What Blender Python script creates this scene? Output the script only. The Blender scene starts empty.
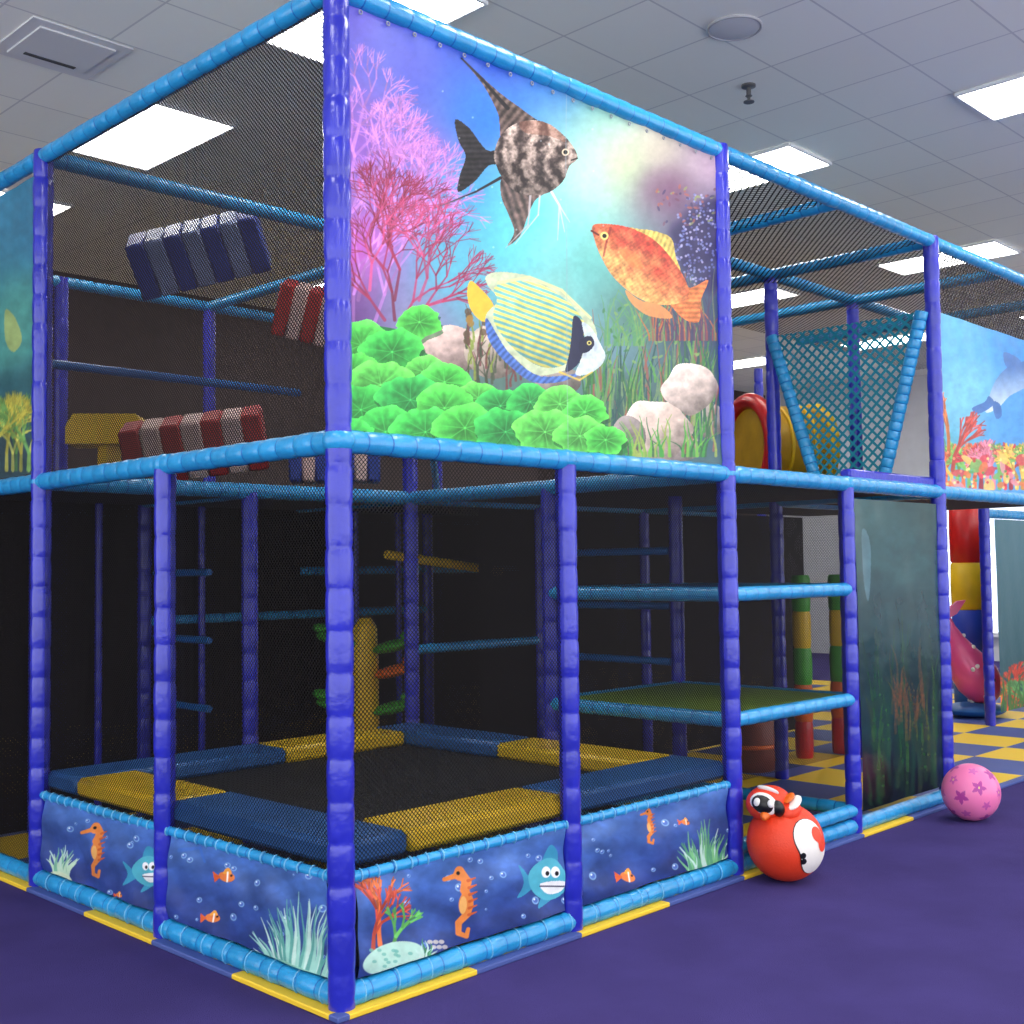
import bpy, numpy as np, math, random
from mathutils import Vector, Matrix
random.seed(7); rng=np.random.default_rng(5)
S=bpy.context.scene
try: S.view_settings.view_transform='Standard'
except Exception: pass
# ------------------------------------------------------------ camera numbers
CP=(-2.499,-3.2766,1.5); YAW,PIT,ROL,F=44.3135,2.7401,-0.7305,1179.6857
_y,_p,_r=map(math.radians,(YAW,PIT,ROL))
FW=np.array([math.cos(_p)*math.cos(_y),math.cos(_p)*math.sin(_y),math.sin(_p)])
_rt=np.cross(FW,[0,0,1]); _rt/=np.linalg.norm(_rt); _up=np.cross(_rt,FW)
RT=_rt*math.cos(_r)+_up*math.sin(_r); UP=_up*math.cos(_r)-_rt*math.sin(_r)
def sheet(P):   # reference sheet coordinates used to trace the printed artwork
    d=np.asarray(P)-np.array(CP); dd=d@FW
    return 512+F*(d@RT)/dd, 512-F*(d@UP)/dd
cam=bpy.data.cameras.new('camera'); co=bpy.data.objects.new('camera',cam); S.collection.objects.link(co)
M=Matrix(((RT[0],UP[0],-FW[0],CP[0]),(RT[1],UP[1],-FW[1],CP[1]),(RT[2],UP[2],-FW[2],CP[2]),(0,0,0,1)))
co.matrix_world=M; cam.sensor_width=36; cam.lens=36*F/1024; cam.clip_end=100; S.camera=co
# ------------------------------------------------------------ materials
def lin(c): 
    c=np.asarray(c,float)/255.; return np.where(c<=.04045,c/12.92,((c+.055)/1.055)**2.4)
def L4(c): return tuple(float(v) for v in lin(c))+(1,)
MATS={}
def mat(name,col,rough=.5,bump=0,bscale=40,var=0,spec=.5,coat=0,emit=0,vscale=6):
    if name in MATS: return MATS[name]
    m=bpy.data.materials.new(name); m.use_nodes=True; n=m.node_tree.nodes; l=m.node_tree.links; b=n['Principled BSDF']
    b.inputs['Base Color'].default_value=L4(col); b.inputs['Roughness'].default_value=rough
    b.inputs['Specular IOR Level'].default_value=spec
    if coat: b.inputs['Coat Weight'].default_value=coat; b.inputs['Coat Roughness'].default_value=.15
    tc=n.new('ShaderNodeTexCoord')
    if var:
        ns=n.new('ShaderNodeTexNoise'); ns.inputs['Scale'].default_value=vscale; ns.inputs['Detail'].default_value=5
        l.new(tc.outputs['Object'],ns.inputs['Vector'])
        r=n.new('ShaderNodeValToRGB'); r.color_ramp.elements[0].position=.3; r.color_ramp.elements[1].position=.7
        c=lin(col); r.color_ramp.elements[0].color=tuple(np.clip(c*(1-var),0,1))+(1,); r.color_ramp.elements[1].color=tuple(np.clip(c*(1+var),0,1))+(1,)
        l.new(ns.outputs[0],r.inputs[0]); l.new(r.outputs[0],b.inputs['Base Color'])
    if bump:
        nb=n.new('ShaderNodeTexNoise'); nb.inputs['Scale'].default_value=bscale; nb.inputs['Detail'].default_value=4
        l.new(tc.outputs['Object'],nb.inputs['Vector'])
        bm=n.new('ShaderNodeBump'); bm.inputs['Strength'].default_value=bump; bm.inputs['Distance'].default_value=.01
        l.new(nb.outputs[0],bm.inputs['Height']); l.new(bm.outputs[0],b.inputs['Normal'])
    if emit:
        b.inputs['Emission Color'].default_value=L4(col); b.inputs['Emission Strength'].default_value=emit
    MATS[name]=m; return m
def printmat(name,rough=.4,bump=.15):
    if name in MATS: return MATS[name]
    m=bpy.data.materials.new(name); m.use_nodes=True; n=m.node_tree.nodes; l=m.node_tree.links; b=n['Principled BSDF']
    a=n.new('ShaderNodeAttribute'); a.attribute_name='Col'; l.new(a.outputs['Color'],b.inputs['Base Color'])
    b.inputs['Roughness'].default_value=rough; b.inputs['Specular IOR Level'].default_value=.35
    tc=n.new('ShaderNodeTexCoord'); nb=n.new('ShaderNodeTexNoise'); nb.inputs['Scale'].default_value=5
    l.new(tc.outputs['Object'],nb.inputs['Vector']); bm=n.new('ShaderNodeBump'); bm.inputs['Strength'].default_value=bump; bm.inputs['Distance'].default_value=.05
    l.new(nb.outputs[0],bm.inputs['Height']); l.new(bm.outputs[0],b.inputs['Normal'])
    MATS[name]=m; return m
def netmat(name,col,cell,thick,diag=True):
    m=bpy.data.materials.new(name); m.use_nodes=True; n=m.node_tree.nodes; l=m.node_tree.links
    b=n['Principled BSDF']; out=n['Material Output']; b.inputs['Base Color'].default_value=L4(col); b.inputs['Roughness'].default_value=.7; b.inputs['Specular IOR Level'].default_value=.2
    uv=n.new('ShaderNodeUVMap'); uv.uv_map='UVMap'; mp=n.new('ShaderNodeMapping')
    mp.inputs['Scale'].default_value=(1/cell,1/cell,1); 
    if diag: mp.inputs['Rotation'].default_value=(0,0,math.radians(45))
    l.new(uv.outputs[0],mp.inputs[0]); sx=n.new('ShaderNodeSeparateXYZ'); l.new(mp.outputs[0],sx.inputs[0])
    def strand(o):
        f=n.new('ShaderNodeMath'); f.operation='FRACT'; l.new(o,f.inputs[0])
        g=n.new('ShaderNodeMath'); g.operation='LESS_THAN'; l.new(f.outputs[0],g.inputs[0]); g.inputs[1].default_value=thick; return g.outputs[0]
    mx=n.new('ShaderNodeMath'); mx.operation='MAXIMUM'; l.new(strand(sx.outputs[0]),mx.inputs[0]); l.new(strand(sx.outputs[1]),mx.inputs[1])
    t=n.new('ShaderNodeBsdfTransparent'); mi=n.new('ShaderNodeMixShader')
    l.new(mx.outputs[0],mi.inputs[0]); l.new(t.outputs[0],mi.inputs[1]); l.new(b.outputs[0],mi.inputs[2]); l.new(mi.outputs[0],out.inputs[0])
    return m
BLUE=mat('post_vinyl',(36,42,176),.28,.4,25,.14,coat=.35)
CYAN=mat('beam_vinyl',(38,148,206),.32,.4,30,.15,coat=.3)
CYAND=mat('beam_wrap_tape',(18,104,178),.35,.2,30)
YEL=mat('yellow_vinyl',(232,190,30),.4,.15,20,.08)
BPAD=mat('blue_pad_vinyl',(38,96,160),.42,.15,20,.1)
BLK=mat('trampoline_mat_fabric',(16,16,18),.8,.1,200)
RED=mat('red_vinyl',(205,24,24),.35,.1,20,.08,coat=.3)
WHT=mat('white_vinyl',(235,232,228),.4)
ORG=mat('orange_vinyl',(230,105,25),.4)
GRN=mat('green_vinyl',(70,165,50),.4)
BLKV=mat('black_vinyl',(12,12,14),.35)
PNK=mat('pink_vinyl',(228,80,140),.35,coat=.3)
DECK=mat('deck_foam',(34,28,40),.8,.1,60)
# ------------------------------------------------------------ mesh builder
class MB:
    def __init__(s): s.v=[];s.f=[];s.m=[];s.mats=[]
    def mi(s,m):
        if m not in s.mats: s.mats.append(m)
        return s.mats.index(m)
    def add(s,vs,fs,m,X=None):
        b=len(s.v); k=s.mi(m)
        for v in vs:
            s.v.append(tuple(X@Vector(v)) if X is not None else tuple(v))
        for f in fs: s.f.append([i+b for i in f]); s.m.append(k)
    def lathe(s,prof,m,X,n=16,mfun=None):
        vs=[];fs=[]
        for (z,r) in prof:
            for i in range(n):
                a=2*math.pi*i/n; vs.append((r*math.cos(a),r*math.sin(a),z))
        for j in range(len(prof)-1):
            for i in range(n):
                fs.append((j*n+i,j*n+(i+1)%n,(j+1)*n+(i+1)%n,(j+1)*n+i))
        fs.append(tuple(range(n))[::-1]); fs.append(tuple((len(prof)-1)*n+i for i in range(n)))
        s.add(vs,fs,m,X)
        if mfun:
            k2=s.mi(mfun[0]); base=len(s.m)-len(fs)
            for j in range(len(prof)-1):
                if mfun[1](j):
                    for i in range(n): s.m[base+j*n+i]=k2
    def tube(s,p,q,r,m,seg=.15,tape=None,n=16,pinch=.9):
        p=Vector(p);q=Vector(q);d=q-p;Ln=d.length;X=Matrix.Translation(p)@d.to_track_quat('Z','Y').to_matrix().to_4x4()
        k=max(1,round(Ln/seg)); h=Ln/k; prof=[]
        for i in range(k):
            z=i*h; rr=r*random.uniform(.97,1.03)
            for t,f in ((0,pinch),(.07,.99),(.3,1.02),(.7,1.03),(.93,.99)):
                prof.append((z+t*h,rr*f))
        prof.append((Ln,r*pinch))
        s.lathe(prof,m,X,n,(tape,lambda j:(j%5==4)) if tape else None)
    def box(s,c,sz,m,X=None,bv=.012):
        x,y,z=[a/2 for a in sz]; b=min(bv,x*.45,y*.45,z*.45); vs=[];idx={}
        for sx in(-1,1):
            for sy in(-1,1):
                for sz_ in(-1,1):
                    for ax in range(3):
                        P=[sx*(x-b),sy*(y-b),sz_*(z-b)]; P[ax]=(sx*x,sy*y,sz_*z)[ax]
                        idx[(sx,sy,sz_,ax)]=len(vs); vs.append((P[0]+c[0],P[1]+c[1],P[2]+c[2]))
        fs=[]
        for ax in range(3):
            o=[a for a in range(3) if a!=ax]
            for sg in(-1,1):
                q=[]
                for a,b2 in((-1,-1),(1,-1),(1,1),(-1,1)):
                    k=[0,0,0];k[ax]=sg;k[o[0]]=a;k[o[1]]=b2;q.append(idx[(*k,ax)])
                fs.append(tuple(q))
        for ax in range(3):
            o=[a for a in range(3) if a!=ax]
            for a in(-1,1):
                for b2 in(-1,1):
                    k0=[0,0,0];k0[o[0]]=a;k0[o[1]]=b2;k1=list(k0);k0[ax]=-1;k1[ax]=1
                    fs.append((idx[(*k0,o[0])],idx[(*k1,o[0])],idx[(*k1,o[1])],idx[(*k0,o[1])]))
        for sx in(-1,1):
            for sy in(-1,1):
                for sz_ in(-1,1): fs.append(tuple(idx[(sx,sy,sz_,a)] for a in range(3)))
        s.add(vs,fs,m,X)
    def ell(s,c,r,m,X=None,n=24,k=14):
        vs=[];fs=[]
        T=Matrix.Translation(c); T=(X@T) if X is not None else T
        for j in range(1,k):
            t=math.pi*j/k
            for i in range(n):
                a=2*math.pi*i/n; vs.append((r[0]*math.sin(t)*math.cos(a),r[1]*math.sin(t)*math.sin(a),r[2]*math.cos(t)))
        for j in range(k-2):
            for i in range(n): fs.append((j*n+i,(j+1)*n+i,(j+1)*n+(i+1)%n,j*n+(i+1)%n))
        vs+= [(0,0,r[2]),(0,0,-r[2])]; a=len(vs)-2
        for i in range(n): fs.append((a,i,(i+1)%n)); fs.append((a+1,(k-2)*n+(i+1)%n,(k-2)*n+i))
        s.add(vs,fs,m,T)
    def torus(s,c,R,r,m,X=None,n=36,k=12):
        vs=[];fs=[];T=Matrix.Translation(c)@(X if X is not None else Matrix())
        for i in range(n):
            a=2*math.pi*i/n
            for j in range(k):
                b=2*math.pi*j/k; vs.append(((R+r*math.cos(b))*math.cos(a),(R+r*math.cos(b))*math.sin(a),r*math.sin(b)))
        for i in range(n):
            for j in range(k): fs.append((i*k+j,((i+1)%n)*k+j,((i+1)%n)*k+(j+1)%k,i*k+(j+1)%k))
        s.add(vs,fs,m,T)
    def prism(s,pts,th,m,X):
        n=len(pts); vs=[(x,-th/2,z) for x,z in pts]+[(x,th/2,z) for x,z in pts]
        fs=[tuple(range(n)),tuple(range(n,2*n))[::-1]]+[(i,i+n,(i+1)%n+n,(i+1)%n) for i in range(n)]
        s.add(vs,fs,m,X)
    def build(s,name,parent=None,smooth=True,ang=40):
        me=bpy.data.meshes.new(name); me.from_pydata(s.v,[],s.f); 
        for m in s.mats: me.materials.append(m)
        me.polygons.foreach_set('material_index',s.m); 
        me.polygons.foreach_set('use_smooth',[smooth]*len(s.f)); me.update()
        import bmesh
        bm=bmesh.new(); bm.from_mesh(me); bmesh.ops.recalc_face_normals(bm,faces=bm.faces)
        for e in bm.edges:
            if len(e.link_faces)==2 and e.calc_face_angle(0)>math.radians(ang): e.smooth=False
        bm.to_mesh(me); bm.free()
        o=bpy.data.objects.new(name,me); S.collection.objects.link(o)
        if parent: o.parent=parent
        return o
def empty(name):
    o=bpy.data.objects.new(name,None); S.collection.objects.link(o); return o
def RZ(a): return Matrix.Rotation(math.radians(a),4,'Z')
def RX(a): return Matrix.Rotation(math.radians(a),4,'X')
def RY(a): return Matrix.Rotation(math.radians(a),4,'Y')
def TR(*c): return Matrix.Translation(c)
# ------------------------------------------------------------ printed sheets (vertex-colour grids)
NG=rng.random((256,256))
def vn(x,y):
    xi=np.floor(x).astype(int);yi=np.floor(y).astype(int);fx=x-xi;fy=y-yi;fx=fx*fx*(3-2*fx);fy=fy*fy*(3-2*fy)
    g=lambda a,b:NG[a%256,b%256]
    return (g(xi,yi)*(1-fx)+g(xi+1,yi)*fx)*(1-fy)+(g(xi,yi+1)*(1-fx)+g(xi+1,yi+1)*fx)*fy
def fbm(x,y,o=4):
    s=0;a=.5;t=0
    for k in range(o): s=s+a*vn(x*2**k+17*k,y*2**k+31*k);t+=a;a*=.55
    return s/t-.5
class Art:
    def __init__(s,O,U,V,nu,nv,wr=0.0,nrm=(0,-1,0)):
        O=np.array(O,float);U=np.array(U,float);V=np.array(V,float);s.nu,s.nv=nu,nv
        a,b=np.meshgrid(np.linspace(0,1,nu),np.linspace(0,1,nv)); a=a.ravel();b=b.ravel(); s.a,s.b=a,b
        P=O+a[:,None]*U+b[:,None]*V
        s.X,s.Y=sheet(P)
        lu=np.linalg.norm(U);w=wr*(np.sin(a*lu*9+2*np.sin(b*4))*.5+np.sin(a*lu*23+b*6)*.25+np.sin(b*11+a*3)*.3)
        s.P=P+np.array(nrm)*w[:,None]; s.c=np.zeros((len(a),3))
    def bg(s,pts,pw=2.2):
        W=np.zeros(len(s.X));C=np.zeros((len(s.X),3))
        X=s.X+20*fbm(s.X/60,s.Y/60,2);Y=s.Y+20*fbm(s.X/60+9,s.Y/60+4,2)
        for x,y,c in pts:
            w=1/((X-x)**2+(Y-y)**2+500)**pw; W+=w; C+=w[:,None]*np.array(c)[None]
        s.c=C/W[:,None]
    def mix(s,idx,al,col):
        al=np.clip(al,0,1)[:,None]; s.c[idx]=s.c[idx]*(1-al)+np.asarray(col,float)*al
    def near(s,x0,x1,y0,y1): return np.nonzero((s.X>x0)&(s.X<x1)&(s.Y>y0)&(s.Y<y1))[0]
    def ell(s,cx,cy,rx,ry,ang,col,al=1,soft=.6,pat=None):
        R=max(rx,ry)+2+soft/2; i=s.near(cx-R,cx+R,cy-R,cy+R)
        if len(i)==0:return
        t=math.radians(ang);dx=s.X[i]-cx;dy=s.Y[i]-cy;u=dx*math.cos(t)+dy*math.sin(t);v=-dx*math.sin(t)+dy*math.cos(t)
        d=(np.sqrt((u/rx)**2+(v/ry)**2)-1)*min(rx,ry); A=np.clip(.5-d/soft,0,1); A=al*A*A*(3-2*A)
        s.mix(i,A,col if pat is None else pat(u,v))
    def poly(s,pts,col,al=1,smooth=True,pat=None):
        pts=np.array(pts,float)
        if smooth:
            n=len(pts);o=[]
            for k in range(n):
                p0,p1,p2,p3=pts[k-1],pts[k],pts[(k+1)%n],pts[(k+2)%n]
                for t in (0,.25,.5,.75): o.append(.5*((2*p1)+(-p0+p2)*t+(2*p0-5*p1+4*p2-p3)*t*t+(-p0+3*p1-3*p2+p3)*t**3))
            pts=np.array(o)
        i=s.near(pts[:,0].min(),pts[:,0].max(),pts[:,1].min(),pts[:,1].max())
        if len(i)==0:return
        x=s.X[i];y=s.Y[i];ins=np.zeros(len(i),bool)
        for k in range(len(pts)):
            x1,y1=pts[k-1];x2,y2=pts[k]
            if y1==y2: continue
            ins^=((y1>y)!=(y2>y))&(x<(x2-x1)*(y-y1)/(y2-y1)+x1)
        i=i[ins]
        s.mix(i,np.full(len(i),al),col if pat is None else pat(s.X[i],s.Y[i]))
    def line(s,pts,w0,w1,col,al=1):
        n=len(pts)-1
        for k in range(n):
            (x1,y1),(x2,y2)=pts[k],pts[k+1];wa=w0+(w1-w0)*k/n;wb=w0+(w1-w0)*(k+1)/n;m=max(wa,wb)+1
            i=s.near(min(x1,x2)-m,max(x1,x2)+m,min(y1,y2)-m,max(y1,y2)+m)
            if len(i)==0: continue
            dx,dy=x2-x1,y2-y1;t=np.clip(((s.X[i]-x1)*dx+(s.Y[i]-y1)*dy)/(dx*dx+dy*dy+1e-9),0,1)
            d=np.hypot(s.X[i]-x1-t*dx,s.Y[i]-y1-t*dy)-(wa+(wb-wa)*t)
            s.mix(i,al*np.clip(.5-d/.6,0,1),col)
    def coral(s,x,y,ang,ln,w,dep,col,spread=32,al=1):
        if dep==0:return
        x2=x+ln*math.cos(math.radians(ang));y2=y-ln*math.sin(math.radians(ang))
        c=np.array(col)*random.uniform(.75,1.2)
        s.line([(x,y),(x2,y2)],w,w*.75,np.clip(c,0,255),al)
        for k in range(2 if random.random()<.65 else 3):
            s.coral(x2,y2,ang+random.uniform(-spread,spread),ln*random.uniform(.7,.92),w*.78,dep-1,col,spread,al)
    def blade(s,x,y,h,lean,w,col,al=1):
        ph=random.uniform(0,6); p=[(x+lean*t*t+math.sin(t*5+ph)*2.5*t,y-h*t) for t in np.linspace(0,1,7)]
        s.line(p,w,.3,col,al)
    def grain(s,amp,sc): s.c=s.c*(1+amp*fbm(s.X/sc,s.Y/sc,5))[:,None]
    def build(s,name,m,parent=None):
        nu,nv=s.nu,s.nv;me=bpy.data.meshes.new(name)
        q=(np.arange(nv-1)[:,None]*nu+np.arange(nu-1)[None]).ravel()
        F_=np.stack([q,q+1,q+nu+1,q+nu],1).ravel(); nf=len(q)
        me.vertices.add(nu*nv); me.vertices.foreach_set('co',s.P.ravel()); me.loops.add(nf*4); me.loops.foreach_set('vertex_index',F_)
        me.polygons.add(nf); me.polygons.foreach_set('loop_start',np.arange(nf)*4); me.polygons.foreach_set('use_smooth',np.ones(nf,bool)); me.update(calc_edges=True); me.validate()
        at=me.color_attributes.new('Col','FLOAT_COLOR','POINT'); c=np.ones((nu*nv,4)); c[:,:3]=lin(np.clip(s.c,0,255)); at.data.foreach_set('color',c.ravel())
        me.materials.append(m); o=bpy.data.objects.new(name,me); S.collection.objects.link(o)
        if parent:o.parent=parent
        return o
PR=printmat('printed_vinyl_sheet'); PR2=printmat('printed_skirt_sheet',.45,.3)
G=1.18; ZM,ZT=1.95,3.555
# ============================================================ aquarium banner
A=Art((.04,-.005,1.99),(2.28,0,0),(0,0,1.53),800,580,.006)
A.bg([(350,20,(110,100,205)),(400,50,(86,92,200)),(430,20,(52,80,200)),(500,40,(40,74,196)),(560,60,(44,112,198)),(620,90,(110,185,165)),(680,120,(205,190,180)),(712,165,(190,160,180)),(480,110,(44,118,212)),(460,200,(70,160,210)),(420,150,(130,110,205)),(360,250,(200,95,195)),(520,240,(90,205,215)),(585,170,(150,228,205)),(620,170,(190,205,150)),(655,150,(195,180,160)),(665,195,(120,90,115)),(700,230,(54,44,90)),(600,260,(105,190,180)),(560,230,(110,212,210)),(530,215,(90,205,215)),(640,310,(80,120,100)),(690,320,(50,62,92)),(450,270,(90,185,205)),(560,300,(130,200,190)),(610,350,(110,145,160)),(420,320,(140,140,175)),(500,380,(80,110,100)),(620,400,(60,92,80)),(700,400,(60,90,95)),(350,320,(100,60,125)),(350,140,(150,95,195))],1.6)
for x,y,r,a in ((580,180,60,.3),(600,215,50,.15),(545,250,45,.15),(620,130,50,.25)): A.ell(x,y,r*.6,r*.5,0,(235,250,225),a,soft=60)
A.ell(672,190,18,16,20,(110,60,95),.45,soft=36)
random.seed(3)
for (x,y,an,ln,d) in ((352,330,88,36,8),(358,300,78,34,7),(372,330,70,38,8),(348,240,82,28,7),(380,250,60,27,7),(350,180,80,24,7),(395,240,80,26,7),(365,200,70,24,7),(352,150,75,24,7),(410,230,75,24,6),(385,180,75,22,6)):
    A.coral(x,y,an,ln,2.0,d,(205,135,215),38,.6)
for (x,y,an,ln,d) in ((395,320,95,31,7),(400,325,60,30,7),(385,320,125,28,6),(410,320,40,24,6),(395,300,80,34,8),(420,300,70,26,7),(370,290,85,30,7)):
    A.coral(x,y,an,ln*.92,1.7,d,random.choice([(170,50,88),(145,42,72),(196,76,118)]),38,.75)
def rockpat(c,cx,cy,r):
    def f(x,y):
        g=(1-.3*np.clip((y-cy)/r,-1,1)-.15*np.clip((x-cx)/r,-1,1)+.45*fbm(x/7,y/7))[:,None]; return np.array(c)*g
    return f
def rock(cx,cy,rx,ry,c):
    A.poly([(cx+rx*math.cos(t)*random.uniform(.88,1.1),cy+ry*math.sin(t)*random.uniform(.86,1.1)) for t in np.linspace(0,2*math.pi,12,endpoint=False)],None,pat=rockpat(c,cx,cy,ry))
for r in ((450,350,40,24,(185,160,150)),(492,352,28,28,(165,150,135)),(655,432,34,32,(188,165,155)),(692,388,26,24,(190,170,160)),(708,420,18,18,(150,140,130)),(675,448,30,14,(160,145,140)),(560,380,24,14,(140,130,120))): rock(*r)
for k in range(50):
    A.blade(random.uniform(465,525),random.uniform(340,395),random.uniform(15,40),random.uniform(-10,10),1.4,random.choice([(110,60,60),(70,80,60),(130,150,60),(60,70,50)]),.8)
for k in range(14):
    A.ell(random.uniform(465,500),random.uniform(305,350),3.5,3.5,0,random.choice([(90,70,50),(160,120,50)]),.8)
for k in range(230):
    x=random.uniform(585,716);A.blade(x,random.uniform(380,456),random.uniform(20,85),random.uniform(-16,16),1.3,random.choice([(60,130,60),(90,160,70),(50,100,60),(130,160,80),(150,90,80),(40,80,80),(110,140,100)]),.75)
for k in range(40):
    x=random.uniform(605,645);A.blade(x,345,random.uniform(15,55),random.uniform(-22,22),1.1,random.choice([(90,150,100),(110,160,90)]),.7)
for k in range(60):
    x=random.uniform(600,700);A.ell(x,random.uniform(300,380),2.6,1.3,random.uniform(0,180),random.choice([(90,150,80),(60,120,70),(130,170,90)]),.7)
rock(655,430,36,30,(200,178,164)); rock(690,388,27,26,(204,184,172)); rock(628,436,18,20,(130,120,116))
for k in range(50):
    x=random.uniform(590,716);A.blade(x,456,random.uniform(10,42),random.uniform(-14,14),1.4,random.choice([(60,150,60),(110,180,70),(50,100,60),(150,170,80)]),.85)
for cx,cy,r in ((700,222,16),(684,236,14),(706,250,15),(692,260,14),(712,210,12),(708,280,12)): A.ell(cx,cy,r,r,0,(40,34,80),.85,soft=14)
for k in range(200):
    t=random.uniform(0,6.28);r=random.uniform(0,1)**.5;A.ell(697+22*r*math.cos(t),240+46*r*math.sin(t),1.2,1.2,0,random.choice([(180,175,215),(140,150,200),(110,120,180),(80,80,140)]),.75)
for k in range(60): A.blade(random.uniform(650,716),340,random.uniform(20,75),random.uniform(-24,14),1.0,random.choice([(200,110,60),(150,70,70),(90,60,90),(120,130,90),(70,60,90)]),.75)
for k in range(50): A.ell(random.uniform(655,716),random.uniform(185,225),random.uniform(1,3),1.2,random.uniform(0,180),random.choice([(170,90,80),(110,70,90),(140,150,90),(60,50,90)]),.7)
def leaf(cx,cy,r,c):
    ph=random.uniform(0,6);q=random.uniform(0,6);n=30;pts=[(cx+r*math.cos(t)*(1+.10*math.sin(5*t+ph)+.05*math.sin(11*t+q)),cy+r*.74*math.sin(t)*(1+.10*math.cos(4*t+ph)+.05*math.sin(9*t))) for t in np.linspace(0,2*math.pi,n,endpoint=False)]
    base=np.array(c,float)
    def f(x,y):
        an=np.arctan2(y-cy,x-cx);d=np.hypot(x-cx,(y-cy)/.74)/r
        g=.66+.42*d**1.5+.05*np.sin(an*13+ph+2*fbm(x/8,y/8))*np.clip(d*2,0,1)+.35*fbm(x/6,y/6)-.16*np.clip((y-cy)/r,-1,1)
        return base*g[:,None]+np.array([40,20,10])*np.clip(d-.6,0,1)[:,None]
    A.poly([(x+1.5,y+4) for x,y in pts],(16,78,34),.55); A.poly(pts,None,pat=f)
    for k in range(7):
        t=2*math.pi*k/7+ph; A.line([(cx,cy),(cx+.7*r*math.cos(t),cy+.52*r*math.sin(t))],.6,.2,np.clip(base*1.1+20,0,255),.4)
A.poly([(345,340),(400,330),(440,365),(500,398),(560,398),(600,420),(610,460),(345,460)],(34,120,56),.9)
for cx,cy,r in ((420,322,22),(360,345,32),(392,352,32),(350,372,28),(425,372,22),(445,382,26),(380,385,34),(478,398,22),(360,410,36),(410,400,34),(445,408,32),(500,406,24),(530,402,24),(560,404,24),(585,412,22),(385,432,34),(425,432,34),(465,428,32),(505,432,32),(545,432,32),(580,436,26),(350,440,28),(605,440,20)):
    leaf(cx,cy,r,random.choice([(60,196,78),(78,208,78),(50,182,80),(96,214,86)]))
def dark(x,y): return np.array([34,31,34])*(1+1.2*fbm(x/5,y/5)+.3*np.sin((y-155)*1.2))[:,None]
A.poly([(500,150),(486,150),(470,128),(456,119),(459,140),(466,156),(460,175),(458,192),(474,182),(488,166),(502,164)],None,pat=dark)
A.poly([(505,142),(500,125),(498,112),(484,85),(464,60),(500,92),(525,112),(548,132)],None,pat=lambda x,y:np.array([92,76,70])*(1+.9*fbm(x/5,y/5)+.3*np.sin((x*.75+y*.6)*.9))[:,None])
A.line([(462,58),(484,80),(508,108)],.8,2.0,(25,22,25))
A.poly([(505,175),(500,195),(508,215),(514,232),(507,246),(520,236),(528,215),(535,200),(548,188)],None,.92,pat=lambda x,y:np.array([92,68,62])*(1+.9*fbm(x/5,y/5)+.3*np.sin((x*.9-y*.3)*.9))[:,None])
A.line([(450,202),(475,192),(500,178)],.4,1.6,(40,35,40)); A.line([(440,206),(462,198)],.3,.6,(90,90,100))
for (e) in ((565,232),(558,240),(570,222)): A.line([(548,185),(560,205),e],1.4,.3,(225,240,240),.7)
A.line([(530,195),(528,225),(505,248)],1.2,.3,(200,190,190),.8); A.line([(540,190),(538,215),(515,244)],1,.3,(230,225,220),.7)
def angp(x,y):
    w=(x-505)+26*fbm(x/12,y/12)+4*np.sin((y-150)*.12)
    b=np.clip(np.sin(w*.30)*.5+.5+1.1*fbm(x/4,y/4),0,1)
    sh=1-.28*np.clip((y-158)/36,-1,1)
    return (np.array([54,44,42])[None]*(1-b[:,None])+np.array([176,156,144])[None]*b[:,None])*(sh*(1+.7*fbm(x/2.2,y/2.2)))[:,None]
A.poly([(494,152),(502,134),(520,122),(545,122),(565,136),(577,152),(577,160),(570,166),(563,182),(545,194),(520,194),(503,180),(495,164)],None,pat=angp)
A.poly([(520,122),(545,122),(560,132),(566,142),(550,136),(525,133)],(150,96,76),.45)
A.ell(566,152,3.6,3.6,0,(220,200,170)); A.ell(566,152,2.2,2.2,0,(10,10,10)); A.line([(572,160),(578,158)],.8,.8,(40,30,30))
A.poly([(672,285),(690,288),(708,280),(700,300),(698,322),(682,318),(668,300)],None,pat=lambda x,y:np.array([215,120,66])*(1+.6*fbm(x/5,y/5)+.12*np.sin((y-290)*1.3))[:,None])
A.poly([(628,230),(640,229),(655,231),(672,238),(676,256),(680,272),(662,262)],None,pat=lambda x,y:np.array([205,178,92])*(1+.5*fbm(x/5,y/5)+.1*np.sin((x+y*.4)*1.2))[:,None]) 
def orp(x,y):
    v=-(x-593)*.57+(y-230)*.82
    k=np.clip(.5+v/44+1.1*fbm(x/9,y/9),0,1)[:,None]; s_=(np.sin(x*1.1+y*.5)*np.sin(y*1.2))[:,None]
    return (np.array([188,64,46])*(1-k)+np.array([232,164,96])*k)*(1+.08*s_+.7*fbm(x/4,y/4)[:,None])
A.poly([(592,226),(606,224),(630,228),(652,238),(670,256),(684,278),(688,296),(676,304),(655,304),(632,294),(612,276),(600,256),(594,240)],None,pat=orp)
A.poly([(625,290),(640,300),(660,305),(672,318),(650,316),(632,304)],(225,150,90),.9)
A.poly([(618,250),(634,252),(644,268),(630,266)],(235,120,60),.5)
A.line([(610,228),(606,242),(603,256)],1.3,1,(120,30,30),.6); A.ell(604,236,4,4,0,(240,210,120)); A.ell(604,236,2.2,2.2,0,(10,10,10))
A.line([(591,231),(598,235)],1,1,(90,30,20))
A.poly([(492,302),(480,288),(470,281),(467,295),(472,312),(484,322),(496,318)],(235,190,60))
A.poly([(498,300),(488,286),(486,276),(500,272),(530,276),(560,290),(585,312),(596,332),(592,350),(580,362),(560,372),(535,374),(508,352),(490,334),(486,315)],None,pat=lambda x,y:np.array([196,208,170])*(1+.3*fbm(x/6,y/6))[:,None])
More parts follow.
